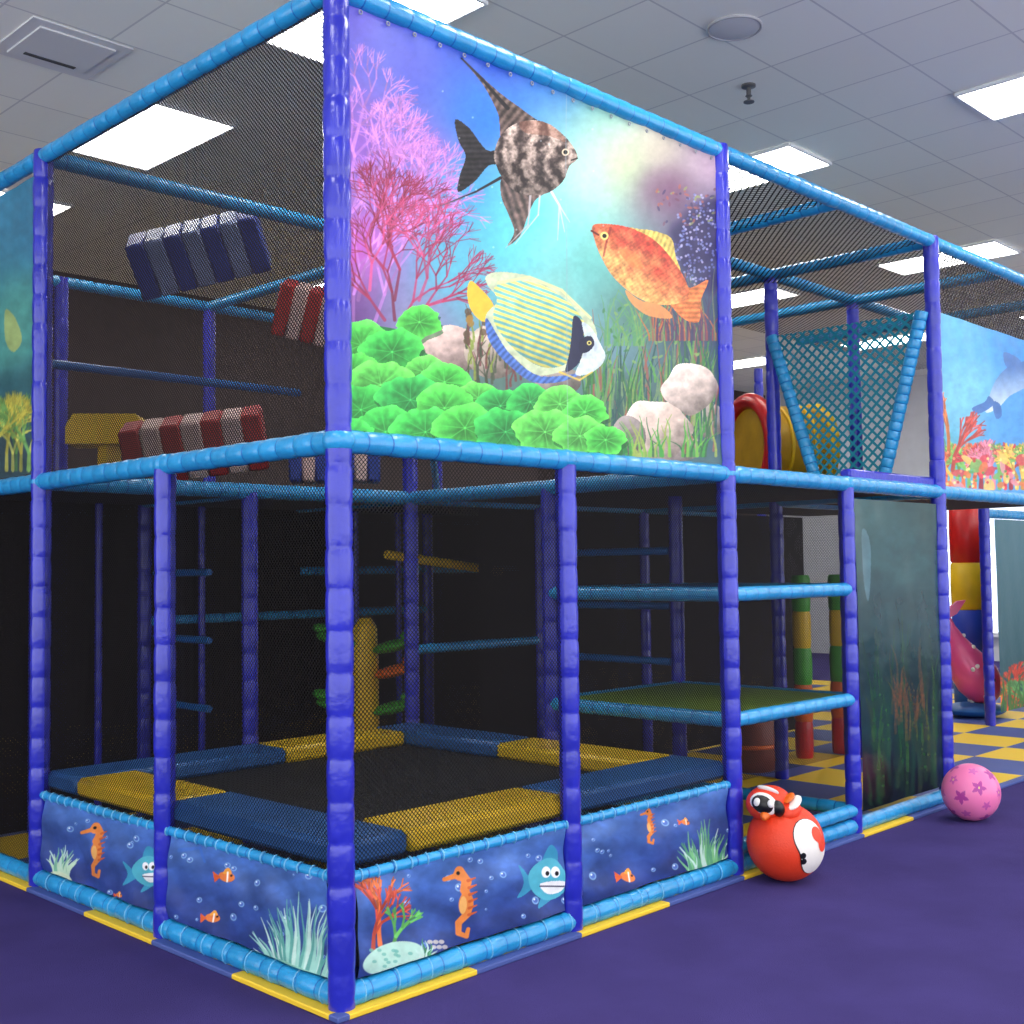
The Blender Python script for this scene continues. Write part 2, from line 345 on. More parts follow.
A.poly([(487,318),(508,352),(535,374),(560,376),(585,372),(560,382),(530,381),(503,360),(488,338)],None,pat=lambda x,y:np.array([72,108,180])*(1+.4*fbm(x/5,y/5)+.15*np.sin((x+y)*.9))[:,None])
def emp(x,y):
    b=np.clip(.5+1.2*np.sin((y-300)*1.05-(x-500)*.42+np.sin((x-500)*.03)*2+1.2*fbm(x/12,y/12)),0,1)[:,None]
    return (b*np.array([226,218,112])+(1-b)*np.array([104,172,172]))*(1+.3*fbm(x/9,y/9)-.14*np.clip((y-325)/40,-1,1))[:,None]
A.poly([(497,300),(494,288),(510,280),(535,283),(560,295),(580,315),(587,335),(580,352),(562,366),(540,366),(515,350),(498,330),(493,315)],None,pat=emp)
A.line([(498,283),(530,277),(562,290),(590,318)],1.6,1.2,(215,222,160)); 
A.poly([(574,316),(582,322),(584,342),(580,362),(566,372),(570,352),(572,335)],(30,34,66))
A.poly([(582,322),(592,330),(601,346),(605,356),(600,366),(588,374),(576,374),(582,358),(585,340)],None,pat=lambda x,y:np.array([205,220,228])*(1+.3*fbm(x/5,y/5))[:,None])
A.poly([(580,340),(590,336),(594,344),(588,352),(580,352)],(25,30,60)); A.ell(589,343,2.2,2.2,0,(230,220,120)); A.ell(589,343,1.2,1.2,0,(0,0,0))
A.line([(560,372),(580,380),(592,372)],1,.8,(235,200,80),.8); 
for k in range(16): A.ell(random.uniform(440,610),random.uniform(80,260),1.0,1.0,0,(225,245,250),.4)
A.line([(566,72),(568,448)],.5,.5,(150,170,180),.45)
A.grain(.12,5)
ban=empty('aquarium_banner'); A.build('printed_sheet',PR,ban)
h=MB(); eye=mat('eyelet_metal',(150,155,165),.4)
for k in range(18): h.torus((.1+k*.128,-.012,3.5),.007,.0025,eye,RX(90),12,6)
h.build('eyelets',ban)
# ============================================================ skirts
def skirt_bg(A):
    t=np.clip(A.b+.5*fbm(A.X/30,A.Y/30),0,1)
    A.c=np.array([40,58,124])*(1-t[:,None])+np.array([76,116,186])*t[:,None]
    w=fbm(A.X/22+A.Y/40,A.Y/16-A.X/50); A.c=A.c*(1+.5*w[:,None])
def seahorse(A,x,y,s,c=(225,130,60)):
    p=[(x-6*s,y-18*s),(x,y-20*s),(x+4*s,y-14*s),(x+2*s,y-8*s),(x+5*s,y),(x+4*s,y+8*s),(x-1*s,y+14*s),(x-1*s,y+21*s),(x+4*s,y+23*s),(x+5*s,y+18*s)]
    A.line([(x-11*s,y-15*s),(x-4*s,y-17*s)],1.4*s,1.8*s,c); A.ell(x,y-18*s,4.5*s,4*s,0,c); A.line(p[1:],3.6*s,1.2*s,c)
    A.ell(x+3*s,y+1*s,4.8*s,8*s,0,c); A.ell(x+1*s,y+2*s,2.4*s,6*s,0,(245,190,110),.8)
    for k in range(6): A.line([(x+5*s,y-14*s+k*4.5*s),(x+10*s,y-16*s+k*4.5*s)],1*s,.4*s,(200,90,40))
    A.ell(x-1*s,y-19*s,1.3*s,1.3*s,0,(10,10,10))
def funfish(A,x,y,s,c=(84,180,200)):
    A.poly([(x-14*s,y),(x-24*s,y-12*s),(x-20*s,y+2*s),(x-25*s,y+14*s),(x-12*s,y+6*s)],(60,150,185))
    A.poly([(x-5*s,y-13*s),(x,y-27*s),(x+7*s,y-22*s),(x+6*s,y-13*s)],(60,150,185)); A.poly([(x-3*s,y+12*s),(x-8*s,y+22*s),(x+6*s,y+13*s)],(60,150,185))
    A.poly([(x-16*s,y-4*s),(x-6*s,y-15*s),(x+5*s,y-16*s),(x+13*s,y-4*s),(x+12*s,y+10*s),(x,y+16*s),(x-12*s,y+9*s)],c)
    A.poly([(x-6*s,y+3*s),(x+12*s,y+1*s),(x+10*s,y+9*s),(x,y+11*s)],(245,245,245)); A.line([(x-6*s,y+5*s),(x+12*s,y+5*s)],.5*s,.5*s,(30,30,60))
    for dx in(0,7): A.ell(x+dx*s-2*s,y-6*s,3.4*s,4.4*s,0,(250,250,250)); A.ell(x+dx*s-1*s,y-5*s,1.4*s,1.8*s,0,(10,10,10))
def orfish(A,x,y,s):
    A.ell(x,y,7*s,4.2*s,15,(230,125,60)); A.poly([(x-5*s,y),(x-12*s,y-5*s),(x-11*s,y+5*s)],(220,95,45),smooth=False); A.poly([(x-3*s,y-3*s),(x+1*s,y-8*s),(x+4*s,y-3*s)],(240,160,60))
    A.line([(x+1*s,y-4*s),(x+1*s,y+4*s)],.7*s,.7*s,(250,240,230)); A.ell(x+4*s,y-1*s,1*s,1*s,0,(10,10,10))
def anem(A,x,y,w,h,c1=(150,205,190),c2=(90,160,150),n=30):
    for k in range(n):
        t=random.uniform(-1,1);A.blade(x+t*w*.6,y,h*random.uniform(.5,1)*(1-.35*abs(t)),t*w*.5,2.0,random.choice([c1,c2,(190,222,210)]))
def bubbles(A,x0,x1,y0,y1,n):
    for k in range(n):
        x,y,r=random.uniform(x0,x1),random.uniform(y0,y1),random.uniform(1.2,4);A.ell(x,y,r,r,0,(150,195,235),.7);A.ell(x,y,r*.65,r*.65,0,(70,100,185),.85);A.ell(x-r*.3,y-r*.3,r*.25,r*.25,0,(240,250,255))
def skirt(name,O,U,nrm,draw,nu=300):
    A=Art(O,U,(0,0,.335),nu,150,.012,nrm); skirt_bg(A); draw(A); A.grain(.14,6)
    return A.build(name,PR2)
z0=.105
def d1(A):
    bubbles(A,60,160,800,900,14); anem(A,62,880,12,40,(190,220,190),(120,180,150),20); A.ell(62,878,12,6,20,(210,225,190),.9)
    seahorse(A,94,850,1.15); funfish(A,147,872,.95); orfish(A,120,895,.5)
def d2(A):
    bubbles(A,170,330,850,960,26); funfish(A,147,872,.95); orfish(A,226,877,1.15); orfish(A,212,918,.95); anem(A,300,982,44,92,n=75)
    A.poly([(262,968),(275,958),(300,966),(335,985),(335,1000),(262,978)],(130,190,170))
    A.line([(180,850),(200,848),(205,862)],2,1,(60,110,200),.6)
def d3(A):
    bubbles(A,395,570,850,950,26); A.coral(380,945,90,18,2.6,6,(215,110,60),34); A.coral(372,950,80,16,2.4,6,(200,80,60),30); A.coral(392,950,70,14,2.2,5,(100,180,90),30)
    A.ell(392,958,32,15,-15,(176,215,200)); 
    for k in range(16): A.ell(random.uniform(370,415),random.uniform(948,966),2.4,1.6,0,(110,180,165),.8)
    for k in range(6): A.ell(430+k*3,942+k%2*5,3,2,0,(215,205,190),.8)
    seahorse(A,461,902,1.5); funfish(A,549,880,1.3); anem(A,425,960,10,24,(90,170,110),(60,130,90),12)
def d4(A):
    bubbles(A,590,730,800,880,18); funfish(A,549,880,1.3); orfish(A,628,877,1.1); seahorse(A,649,826,.75); anem(A,706,880,26,66,(120,190,130),(90,160,120),56); orfish(A,684,822,.6)
random.seed(9)
skirt('sea_life_skirt_banner',(-.01,2.30,z0),(0,-1.08,0),(-1,0,0),d1)
skirt('sea_life_skirt_banner.001',(-.01,1.13,z0),(0,-1.07,0),(-1,0,0),d2,360)
skirt('sea_life_skirt_banner.002',(.06,-.01,z0),(1.07,0,0),(0,-1,0),d3,420)
skirt('sea_life_skirt_banner.003',(1.22,-.01,z0),(1.08,0,0),(0,-1,0),d4,300)
# ============================================================ seaweed mural
A=Art((3.62,-.01,.12),(1.04,0,0),(0,0,1.75),220,340,.006)
A.bg([(862,500,(54,88,88)),(940,500,(46,74,72)),(900,600,(32,64,68)),(865,700,(24,54,56)),(940,720,(22,42,40)),(900,800,(14,26,26)),(862,810,(12,24,24)),(905,560,(44,80,82))])
for k in range(60): A.blade(random.uniform(868,938),random.uniform(740,805),random.uniform(40,150),random.uniform(-14,14),2.0,random.choice([(30,72,40),(46,82,40),(24,60,46),(66,76,38)]),.45)
for k in range(30): A.blade(random.uniform(892,925),random.uniform(700,740),random.uniform(20,70),random.uniform(-12,12),1.4,random.choice([(120,74,44),(100,60,40),(80,66,40)]),.4)
A.poly([(862,530),(870,545),(868,600),(863,580)],(120,160,180),.4); A.grain(.3,12)
A.build('seaweed_mural_panel',printmat('printed_mural_gloss',.2,.1))
# ============================================================ far coral mural
A=Art((8.45,1.16,.12),(2.3,0,0),(0,0,1.78),220,200,.004)
A.c=np.array([44,80,88])*(1-A.b[:,None])+np.array([84,124,134])*A.b[:,None]
for k in range(8): A.coral(1000+k*7,random.uniform(690,728),90,10,1.8,6,random.choice([(220,110,50),(200,70,50),(90,150,90)]),34)
for k in range(40): A.blade(random.uniform(995,1060),730,random.uniform(20,60),random.uniform(-8,8),1.3,(60,110,60))
A.build('coral_mural_panel',PR)
# ============================================================ dolphin banner
A=Art((4.78,-.005,1.99),(2.28,0,0),(0,0,1.12),360,260,.006)
A.bg([(945,330,(90,168,208)),(1010,350,(64,145,212)),(960,400,(120,192,222)),(1020,430,(84,156,218)),(945,450,(90,168,190)),(1060,400,(55,125,210)),(1090,460,(90,150,200))])
def dol(x,y):
    k=np.clip((y-366)/40,0,1)[:,None]; return np.array([72,116,178])*(1-k)+np.array([200,218,232])*k
A.poly([(985,412),(990,392),(1000,374),(1015,364),(1035,360),(1060,366),(1078,384),(1070,392),(1050,382),(1030,386),(1010,396),(998,408)],None,pat=dol)
A.poly([(1008,368),(1004,352),(1022,361)],(72,116,178)); A.poly([(994,404),(978,414),(972,408),(984,402),(988,396)],(72,116,178)); A.poly([(992,402),(996,418),(1002,416),(1000,404)],(72,116,178)); A.ell(1062,374,1.4,1.4,0,(0,0,0))
for k in range(26):
    x=945+k*6;A.coral(x,488,90,11,2.2,6,random.choice([(225,110,66),(205,60,76),(230,185,80),(120,180,90),(225,130,150)]),36)
for k in range(34):
    x=random.uniform(945,1060);A.ell(x,random.uniform(448,488),random.uniform(3,9),random.uniform(2,7),random.uniform(0,90),random.choice([(225,120,70),(245,205,110),(210,70,84),(120,180,95),(230,150,160)]),.85)
A.coral(948,455,88,17,2.2,6,(225,130,70),20); A.coral(952,470,80,15,2.2,6,(205,80,70),24)
for k in range(90): A.ell(random.uniform(944,1060),random.uniform(445,488),1.4,1.4,0,random.choice([(250,230,140),(200,50,60),(250,160,120),(90,160,80)]),.8)
A.grain(.2,5)
A.build('dolphin_banner',PR)
# left upper fish panel
A=Art((0.02,3.50,2.0),(0,-1.08,0),(0,0,1.5),200,220,.006,(-1,0,0))
A.bg([(0,200,(60,130,160)),(30,200,(54,116,146)),(0,330,(80,150,140)),(30,400,(50,96,104)),(0,460,(50,70,76)),(-60,300,(60,130,150))])
for k in range(14): A.coral(random.uniform(-40,30),470,90,17,1.8,7,random.choice([(180,170,70),(100,150,80),(190,190,90)]),30,.7)
A.poly([(6,310),(16,318),(22,340),(14,352),(6,340)],(200,190,90),.6); A.grain(.3,8)
A.build('reef_banner',PR)
# ============================================================ frame
fr=empty('soft_play_frame'); b=MB()
full=[(0,0),(2*G,0),(4*G,0),(6*G,0),(0,2*G),(0,3*G),(0,4*G),(2*G,2*G),(4*G,G),(5*G,G),(7*G,G),(4*G,2*G),(2*G,4*G),(G,4*G),(4*G,4*G),(5*G,3*G),(7*G,3*G)]
low=[(G,0),(3*G,0),(0,G),(G,2*G),(2*G,G),(3*G,G),(3*G,2*G),(G,3*G),(3*G,3*G),(3*G,4*G)]
for x,y in full: b.tube((x,y,0.0),(x,y,ZT+.03),.047,BLUE,.145,n=20,pinch=.935)
for x,y in low: b.tube((x,y,0.0),(x,y,ZM),.044,BLUE,.145,n=20,pinch=.935)
b.build('posts',fr)
b=MB()
def beam(p,q,r=.042): 
    b.tube(p,q,r,CYAN,.11,CYAND,18,.94)
mid=[((0,0),(7*G,0)),((0,0),(0,4*G)),((0,2*G),(5*G,2*G)),((2*G,0),(2*G,4*G)),((4*G,0),(4*G,4*G)),((0,4*G),(5*G,4*G)),((G,2*G),(G,4*G)),((7*G,G),(9*G,G)),((4*G,G),(5*G,G))]
for p,q in mid: beam((*p,ZM),(*q,ZM))
top=[((0,0),(8*G,0)),((0,0),(0,4*G)),((0,2*G),(5*G,2*G)),((2*G,0),(2*G,4*G)),((3*G,0),(3*G,2*G)),((4*G,0),(4*G,4*G)),((5*G,0),(5*G,2*G)),((6*G,0),(6*G,2*G)),((2*G,G),(8*G,G)),((0,4*G),(5*G,4*G))]
for p,q in top: beam((*p,ZT),(*q,ZT),.04)
for p,q in [((0,0),(4*G,0)),((0,0),(0,4*G))]: beam((*p,.055),(*q,.055),.04)
for z in (1.36,.75,.14):
    for p,q in [((2*G,0),(3*G,0)),((3*G,0),(3*G,G)),((2*G,G),(3*G,G)),((2*G,0),(2*G,G))]:
        if z<.2 and q[0]==2*G: continue
        beam((*p,z),(*q,z),.036)
for p,q in [((0,0),(2*G,0)),((0,0),(0,2*G))]: beam((*p,.448),(*q,.448),.019)
for z in (2.6,): beam((2*G,2*G,z),(4*G,2*G,z),.032)
beam((2*G,2*G,3.5),(4*G,4*G,2.2),.03); beam((G,3*G,1.2),(3*G,3*G,1.2),.03); beam((2*G,2*G,1.0),(3*G,2*G,1.0),.03); beam((2*G,3*G,1.5),(4*G,3*G,1.5),.03)
b.tube((2*G,2.6,1.60),(3.4,2.6,1.48),.03,YEL,.12); b.tube((0,3*G,2.75),(G*2,3*G,2.75),.028,CYAND,.12)
# ladder and cross bars behind the trampoline
for z in (.55,.9,1.25,1.6): b.tube((3*G,G+.05,z),(3*G,2*G-.05,z),.024,CYAND,.12)
for z in (.7,1.1,1.5): b.tube((G+.05,2*G+.5,z),(G+.05,3*G-.05,z),.022,CYAND,.12)
for x in (.45,.85,1.55,1.95,2.8,3.2): b.tube((x,3*G-.06,0.03),(x,3*G-.06,ZM),.022,BLUE,.15)
b.build('beams',fr)
b=MB(); cord=mat('lacing_cord',(110,180,220),.5)
for k in range(30):
    q=.08+k*.076
    b.torus((q,0,.448),.0215,.0035,cord,RY(90)@RX(12),12,6); b.torus((0,q,.448),.0215,.0035,cord,RX(90)@RY(12),12,6)
    if k%2==0: b.torus((q,0,.055),.0415,.003,cord,RY(90)@RX(10),14,6); b.torus((0,q,.055),.0415,.003,cord,RX(90)@RY(10),14,6)
b.build('skirt_lacing',fr)
b=MB()
b.ell((0,0,ZM),(.058,.058,.05),CYAN); b.ell((0,0,ZT),(.055,.055,.05),CYAN)
for x,y in [(G,0),(2*G,0),(3*G,0),(4*G,0),(6*G,0),(0,G),(0,2*G),(0,3*G)]: b.ell((x,y,ZM),(.05,.05,.046),CYAN)
b.build('joints',fr)
b=MB()
GY=mat('green_yellow_pad',(120,150,40),.5)
b.box((2.5*G,.5*G,.755),(G-.1,G-.1,.05),GY); b.box((2.5*G,.78*G,1.365),(G-.1,.4,.05),BPAD)
b.box((3*G,3*G,ZM),(2*G-.08,2*G-.08,.05),DECK); b.box((1*G,3*G,ZM),(2*G-.08,2*G-.08,.05),DECK)
b.box((3*G,G,ZM+.01),(2*G-.1,2*G-.1,.04),DECK); b.box((4.5*G+.6,G+.1,ZM+.01),(2*G,2*G-.3,.04),DECK)
b.box((3.5*G,.03,ZM+.06),(G-.1,.07,.06),BLUE)
b.build('decks',fr)
# ============================================================ nets
NB=netmat('black_net',(16,13,14),.0125,.27); NBR=netmat('upper_net',(32,25,24),.0125,.42)
NT=netmat('roof_net',(36,28,25),.032,.30); NTEAL=netmat('teal_net',(34,130,152),.05,.34); NBK=netmat('shade_sheet',(22,17,18),.02,.9)  # NBK: near-solid dark mesh that stands in for interior shade
def net(name,O,U,V,m,par,sag=0,n=12):
    O=np.array(O,float);U=np.array(U,float);V=np.array(V,float);vs=[];uvs=[];nr=np.cross(U,V);nr/=np.linalg.norm(nr);lu,lv=np.linalg.norm(U),np.linalg.norm(V)
    for j in range(n+1):
        for i in range(n+1):
            a,c=i/n,j/n;vs.append(tuple(O+a*U+c*V+nr*sag*math.sin(math.pi*a)*math.sin(math.pi*c)));uvs.append((a*lu,c*lv))
    fs=[(j*(n+1)+i,j*(n+1)+i+1,(j+1)*(n+1)+i+1,(j+1)*(n+1)+i) for j in range(n) for i in range(n)]
    me=bpy.data.meshes.new(name);me.from_pydata(vs,[],fs);ul=me.uv_layers.new(name='UVMap')
    for l in me.loops: ul.data[l.index].uv=uvs[l.vertex_index]
    me.materials.append(m);o=bpy.data.objects.new(name,me);S.collection.objects.link(o);o.parent=par;return o
sn=empty('safety_netting')
net('net_front_lower',(0,0,.45),(3*G,0,0),(0,0,1.5),NB,sn)
net('net_left_lower',(0,0,.45),(0,2*G,0),(0,0,1.5),NB,sn)
net('net_left_lower_far',(0,2*G,.06),(0,2*G,0),(0,0,1.9),NB,sn)
net('net_left_upper',(0,0,ZM),(0,2*G,0),(0,0,1.6),NBR,sn)
net('net_roof_right',(2*G,0,ZT),(6*G,0,0),(0,2*G,0),NT,sn,-.08)
net('net_mid_right',(3*G,2*G,ZM),(2*G,0,0),(0,0,1.6),NT,sn)
net('shade_sheet_back',(0,3*G,.03),(4*G,0,0),(0,0,1.9),NBK,sn)  # dark sheet added behind the trampoline in place of shade
net('shade_sheet_mid',(2.5*G,2*G,.03),(3.5*G,0,0),(0,0,1.9),NBK,sn)  # second added dark sheet, imitates the dim depth behind the platforms
net('net_top_front',(4*G,0,3.1),(4*G,0,0),(0,0,.45),NT,sn)
vb=empty('rope_net_bridge')
def vnet(x,name):
    P=[(x,1.14,3.1),(x,.80,ZM+.06),(x,.34,ZM+.06),(x,.04,3.1)]
    me=bpy.data.meshes.new(name); n=14; vs=[];uvs=[]
    for j in range(n+1):
        t=j/n
        for i in range(n+1):
            s_=i/n; a=np.array(P[1])*(1-t)+np.array(P[0])*t; c=np.array(P[2])*(1-t)+np.array(P[3])*t; p=a*(1-s_)+c*s_
            vs.append(tuple(p)); uvs.append((p[1],p[2]))
    fs=[(j*(n+1)+i,j*(n+1)+i+1,(j+1)*(n+1)+i+1,(j+1)*(n+1)+i) for j in range(n) for i in range(n)]
    me.from_pydata(vs,[],fs);ul=me.uv_layers.new(name='UVMap')
    for l in me.loops: ul.data[l.index].uv=uvs[l.vertex_index]
    me.materials.append(NTEAL);o=bpy.data.objects.new(name,me);S.collection.objects.link(o);o.parent=vb
    t_=MB(); t_.tube(P[0],P[1],.042,CYAN,.06,CYAND,14,.92); t_.tube(P[3],P[2],.042,CYAN,.06,CYAND,14,.92); t_.build(name+'_tubes',vb)
vnet(4*G-.07,'net_panel')
# ============================================================ trampoline
tr=empty('trampoline'); b=MB(); E=.02; I=.33; W2=2*G-E; T=.085; zc=.515
def pad(x0,x1,y0,y1,m): b.box(((x0+x1)/2,(y0+y1)/2,zc),(x1-x0-.004,y1-y0-.004,T),m,bv=.02)
pad(E,I,E+.0,1.2,BPAD); pad(E,I,1.2,W2-.31,YEL)
pad(E,1.2,W2-.31,W2,BPAD); pad(1.2,W2-.31,W2-.31,W2,YEL); pad(W2-.31,W2,1.3,W2,BPAD); pad(W2-.31,W2,I,1.3,YEL)
pad(I,1.2,E,I,YEL); pad(1.2,W2,E,I,BPAD)
b.box((G,G,.47),(1.75,1.75,.01),BLK,bv=.002)
b.build('pads_and_mat',tr)
b=MB(); st=mat('steel_frame',(120,120,125),.3)
for k in(-1,1):
    b.box((G,G+k*.87,.30),(1.8,.05,.05),st); b.box((G+k*.87,G,.30),(.05,1.8,.05),st)
    for j in(-1,1): b.box((G+k*.87,G+j*.87,.16),(.05,.05,.30),st)
b.build('steel_legs',tr)
# ============================================================ upper play elements
def striped_block(name,loc,X,L_,H,D,c1,c2,n=7):
    b=MB()
    for i in range(n):
        b.box((-L_/2+(i+.5)*L_/n,0,0),(L_/n,D,H),c1 if i%2==0 else c2,TR(*loc)@X,bv=.012)
    return b.build(name)
BW=mat('pale_blue_vinyl',(130,145,185),.5); BD=mat('navy_vinyl',(38,64,150),.45); PW=mat('pale_pink_vinyl',(205,175,168),.5); RD=mat('deep_red_vinyl',(170,30,28),.45)
striped_block('striped_foam_step',(1.22,2.95,3.42),RZ(-42)@RY(-14)@RX(32),.78,.34,.28,BD,BW)
striped_block('striped_foam_step.001',(2.06,2.96,3.17),RZ(-38)@RY(14)@RX(20),.46,.34,.3,RD,PW,5)
striped_block('striped_foam_step.002',(1.22,2.99,2.26),RZ(-38)@RY(-8)@RX(18),.82,.34,.32,RD,PW,7)
striped_block('striped_foam_step.003',(2.0,2.66,2.14),RZ(-38),.56,.18,.24,BD,PW,7)
b=MB(); b.prism([(-.25,0),(.25,0),(.25,.12),(.2,.2),(-.2,.2),(-.25,.12)],.3,YEL,TR(1.28,4.2,2.36)@RZ(-40)); b.box((1.28,4.2,2.17),(.12,.12,.4),YEL); b.build('yellow_foam_hurdle')
b=MB(); ax_=-28; X=RZ(ax_)@RY(90); ux,uy=math.cos(math.radians(ax_)),math.sin(math.radians(ax_)); tx,ty,tz=5.22,1.72,2.40
b.torus((tx,ty,tz),.36,.06,RED,X)
b.lathe([(0,.32),(.1,.33),(.2,.32),(.3,.33),(.4,.32),(.5,.33),(.55,.32)],mat('tunnel_yellow',(196,150,26),.45,.2,20,.15),TR(tx,ty,tz)@X,24)
for t in (.2,.4): b.torus((tx+t*ux,ty+t*uy,tz),.325,.015,YEL,X)
b.torus((tx+.56*ux,ty+.56*uy,tz),.32,.04,YEL,X)
b.build('crawl_tunnel')
# ============================================================ lower toys
b=MB(); cx,cy=2.50,3.0
b.lathe([(0.02,.10),(.3,.095),(.6,.09),(.9,.09),(1.12,.08),(1.18,.04)],YEL,TR(cx,cy,0),18)
for z,s_,m in ((1.0,-1,GRN),(.95,1,GRN),(.56,-1,GRN),(.54,1,GRN),(.78,1.05,ORG)):
    b.ell((.19*s_,0,0),(.15,.13,.04),m,TR(cx,cy,z)@RZ(-45)@RY(-12*s_))
    b.ell((.31*s_,0,.05),(.06,.06,.035),m,TR(cx,cy,z)@RZ(-45)@RY(-12*s_))
b.build('climbing_tree_toy')
for i,(x,y) in enumerate(((5.6,1.52),(5.98,1.42))):
    b=MB()
    for z,m in ((.02,RED),(.3,ORG),(.58,GRN),(.86,YEL),(1.14,GRN)): b.tube((x,y,z),(x,y,z+.28),.07,m,.28,n=16)
    b.build('padded_roller_column' if i==0 else 'padded_roller_column.001')
b=MB(); b.lathe([(.02,.17),(.06,.2),(.34,.2),(.38,.17)],mat('brown_red_vinyl',(120,50,36),.5),TR(4.9,1.55,0),24); b.torus((4.9,1.55,.2),.2,.015,ORG); b.build('foam_drum_seat')
b=MB(); x,y=9.45,1.86
for z,z2,m in ((.02,.62,BPAD),(.62,1.02,mat('royal_blue_vinyl',(40,70,190),.4)),(1.02,1.5,YEL),(1.5,2.1,RED)): 
    b.lathe([(z,.15),(z+.02,.165),((z+z2)/2,.17),(z2-.02,.165),(z2,.15)],m,TR(x,y,0),24)
b.build('padded_pillar')
b=MB(); X=TR(8.72,1.60,.0)@RZ(-45)
path=[(-.16,.98,.03),(-.13,.86,.06),(-.10,.74,.11),(-.05,.62,.16),(.03,.50,.20),(.12,.38,.22),(.20,.27,.19),(.25,.20,.12),(.27,.16,.03)]
vs=[];fs=[];n=20
for j,(px,pz,pr) in enumerate(path):
    for i in range(n):
        a=2*math.pi*i/n; vs.append((px+pr*math.cos(a)*.8,pr*.85*math.sin(a),pz+pr*math.cos(a)*.55))
for j in range(len(path)-1):
    for i in range(n): fs.append((j*n+i,j*n+(i+1)%n,(j+1)*n+(i+1)%n,(j+1)*n+i))
b.add(vs,fs,PNK,X)
b.prism([(0,0),(-.10,.04),(-.2,.14),(-.12,.15),(0,.09),(.1,.17),(.18,.18),(.09,.05)],.05,PNK,X@TR(-.16,0,.96))
for k in range(30):
    j=random.randint(2,6);px,pz,pr=path[j];a=random.uniform(0,2*math.pi)
    b.ell((px+pr*math.cos(a)*.8,pr*.85*math.sin(a),pz+pr*math.cos(a)*.55),(.022,.022,.022),WHT,X,8,6)
for s_ in(-1,1): b.ell((.2,s_*.15,.38),(.03,.02,.03),BLKV,X)
b.ell((.08,0,.09),(.3,.24,.07),BPAD,X); b.build('spotted_whale_spring_toy')
# ============================================================ plush bird: round body by the post, white belly to the right
OR=mat('plush_red_orange',(232,62,26),.5,.2,90,.06); CRM=mat('plush_cream',(240,234,226),.6,.1,90)
b=MB(); P0=(2.475,-.215); R=.182
cd=np.array([CP[0]-P0[0],CP[1]-P0[1]]); az=math.degrees(math.atan2(cd[1],cd[0]))
b.ell((P0[0],P0[1],R),(R,R,R*1.0),OR,None,40,26)
def on(c,Rr,a,e,r,m,dz=1.0,th=.02,rot=0,n=20):
    X=TR(*c)@RZ(az+a)@RY(-e)@TR(Rr*dz,0,0)@RX(rot); b.ell((0,0,0),(th,r[0],r[1]),m,X,n,12)
c0=(P0[0],P0[1],R)
def cap(c,R_,a,e,half,m,lift,sy=1.0,rot=0):
    X=TR(*c)@RZ(az+a)@RY(90-e)@RZ(rot)
    n=32; vs=[(0,0,R_+lift)];fs=[]
    for k in range(1,9):
        for i in range(n):
            q=2*math.pi*i/n; t=math.radians(half)*k/8*math.sqrt((math.cos(q))**2+(sy*math.sin(q))**2); vs.append(((R_+lift)*math.sin(t)*math.cos(q),(R_+lift)*math.sin(t)*math.sin(q),(R_+lift)*math.cos(t)))
    for i in range(n): fs.append((0,1+i,1+(i+1)%n))
    for k in range(7):
        for i in range(n): fs.append((1+k*n+i,1+(k+1)*n+i,1+(k+1)*n+(i+1)%n,1+k*n+(i+1)%n))
    b.add(vs,fs,m,X)
cap(c0,R,46,2,45,BLKV,.002,.60,18); cap(c0,R,46,2,43.5,CRM,.004,.58,18); cap(c0,R,60,12,20,OR,.006,.4,30)
cap(c0,R,26,-12,9,BLKV,.006,.14,10)
hc=(P0[0]-.055,P0[1]+.05,R*2+.0)
b.ell(hc,(.12,.105,.085),OR,RZ(0),30,18)
# black mask with white outlines, orange beak
on(hc,.11,-16,8,(.068,.052),WHT,.80,.036,-18); on(hc,.11,-16,8,(.060,.045),BLKV,.86,.036,-18)
on(hc,.11,-26,12,(.016,.02),WHT,1.16,.01,-15); on(hc,.11,4,10,(.015,.018),WHT,1.16,.01,15)
on(hc,.11,24,-2,(.03,.04),BLKV,.95,.025,20)
b.lathe([(0,.026),(.03,.02),(.05,.006)],ORG,TR(*hc)@RZ(az-10)@RY(108)@TR(0,0,.10),14)
on(hc,.11,62,-10,(.06,.04),OR,1.0,.05,30); on(hc,.11,66,8,(.055,.014),CRM,1.16,.035,28); on(hc,.11,60,20,(.04,.012),ORG,1.02,.03,28)
on(hc,.11,-4,56,(.055,.010),WHT,.80,.02,-20)
b.build('plush_bird_toy')
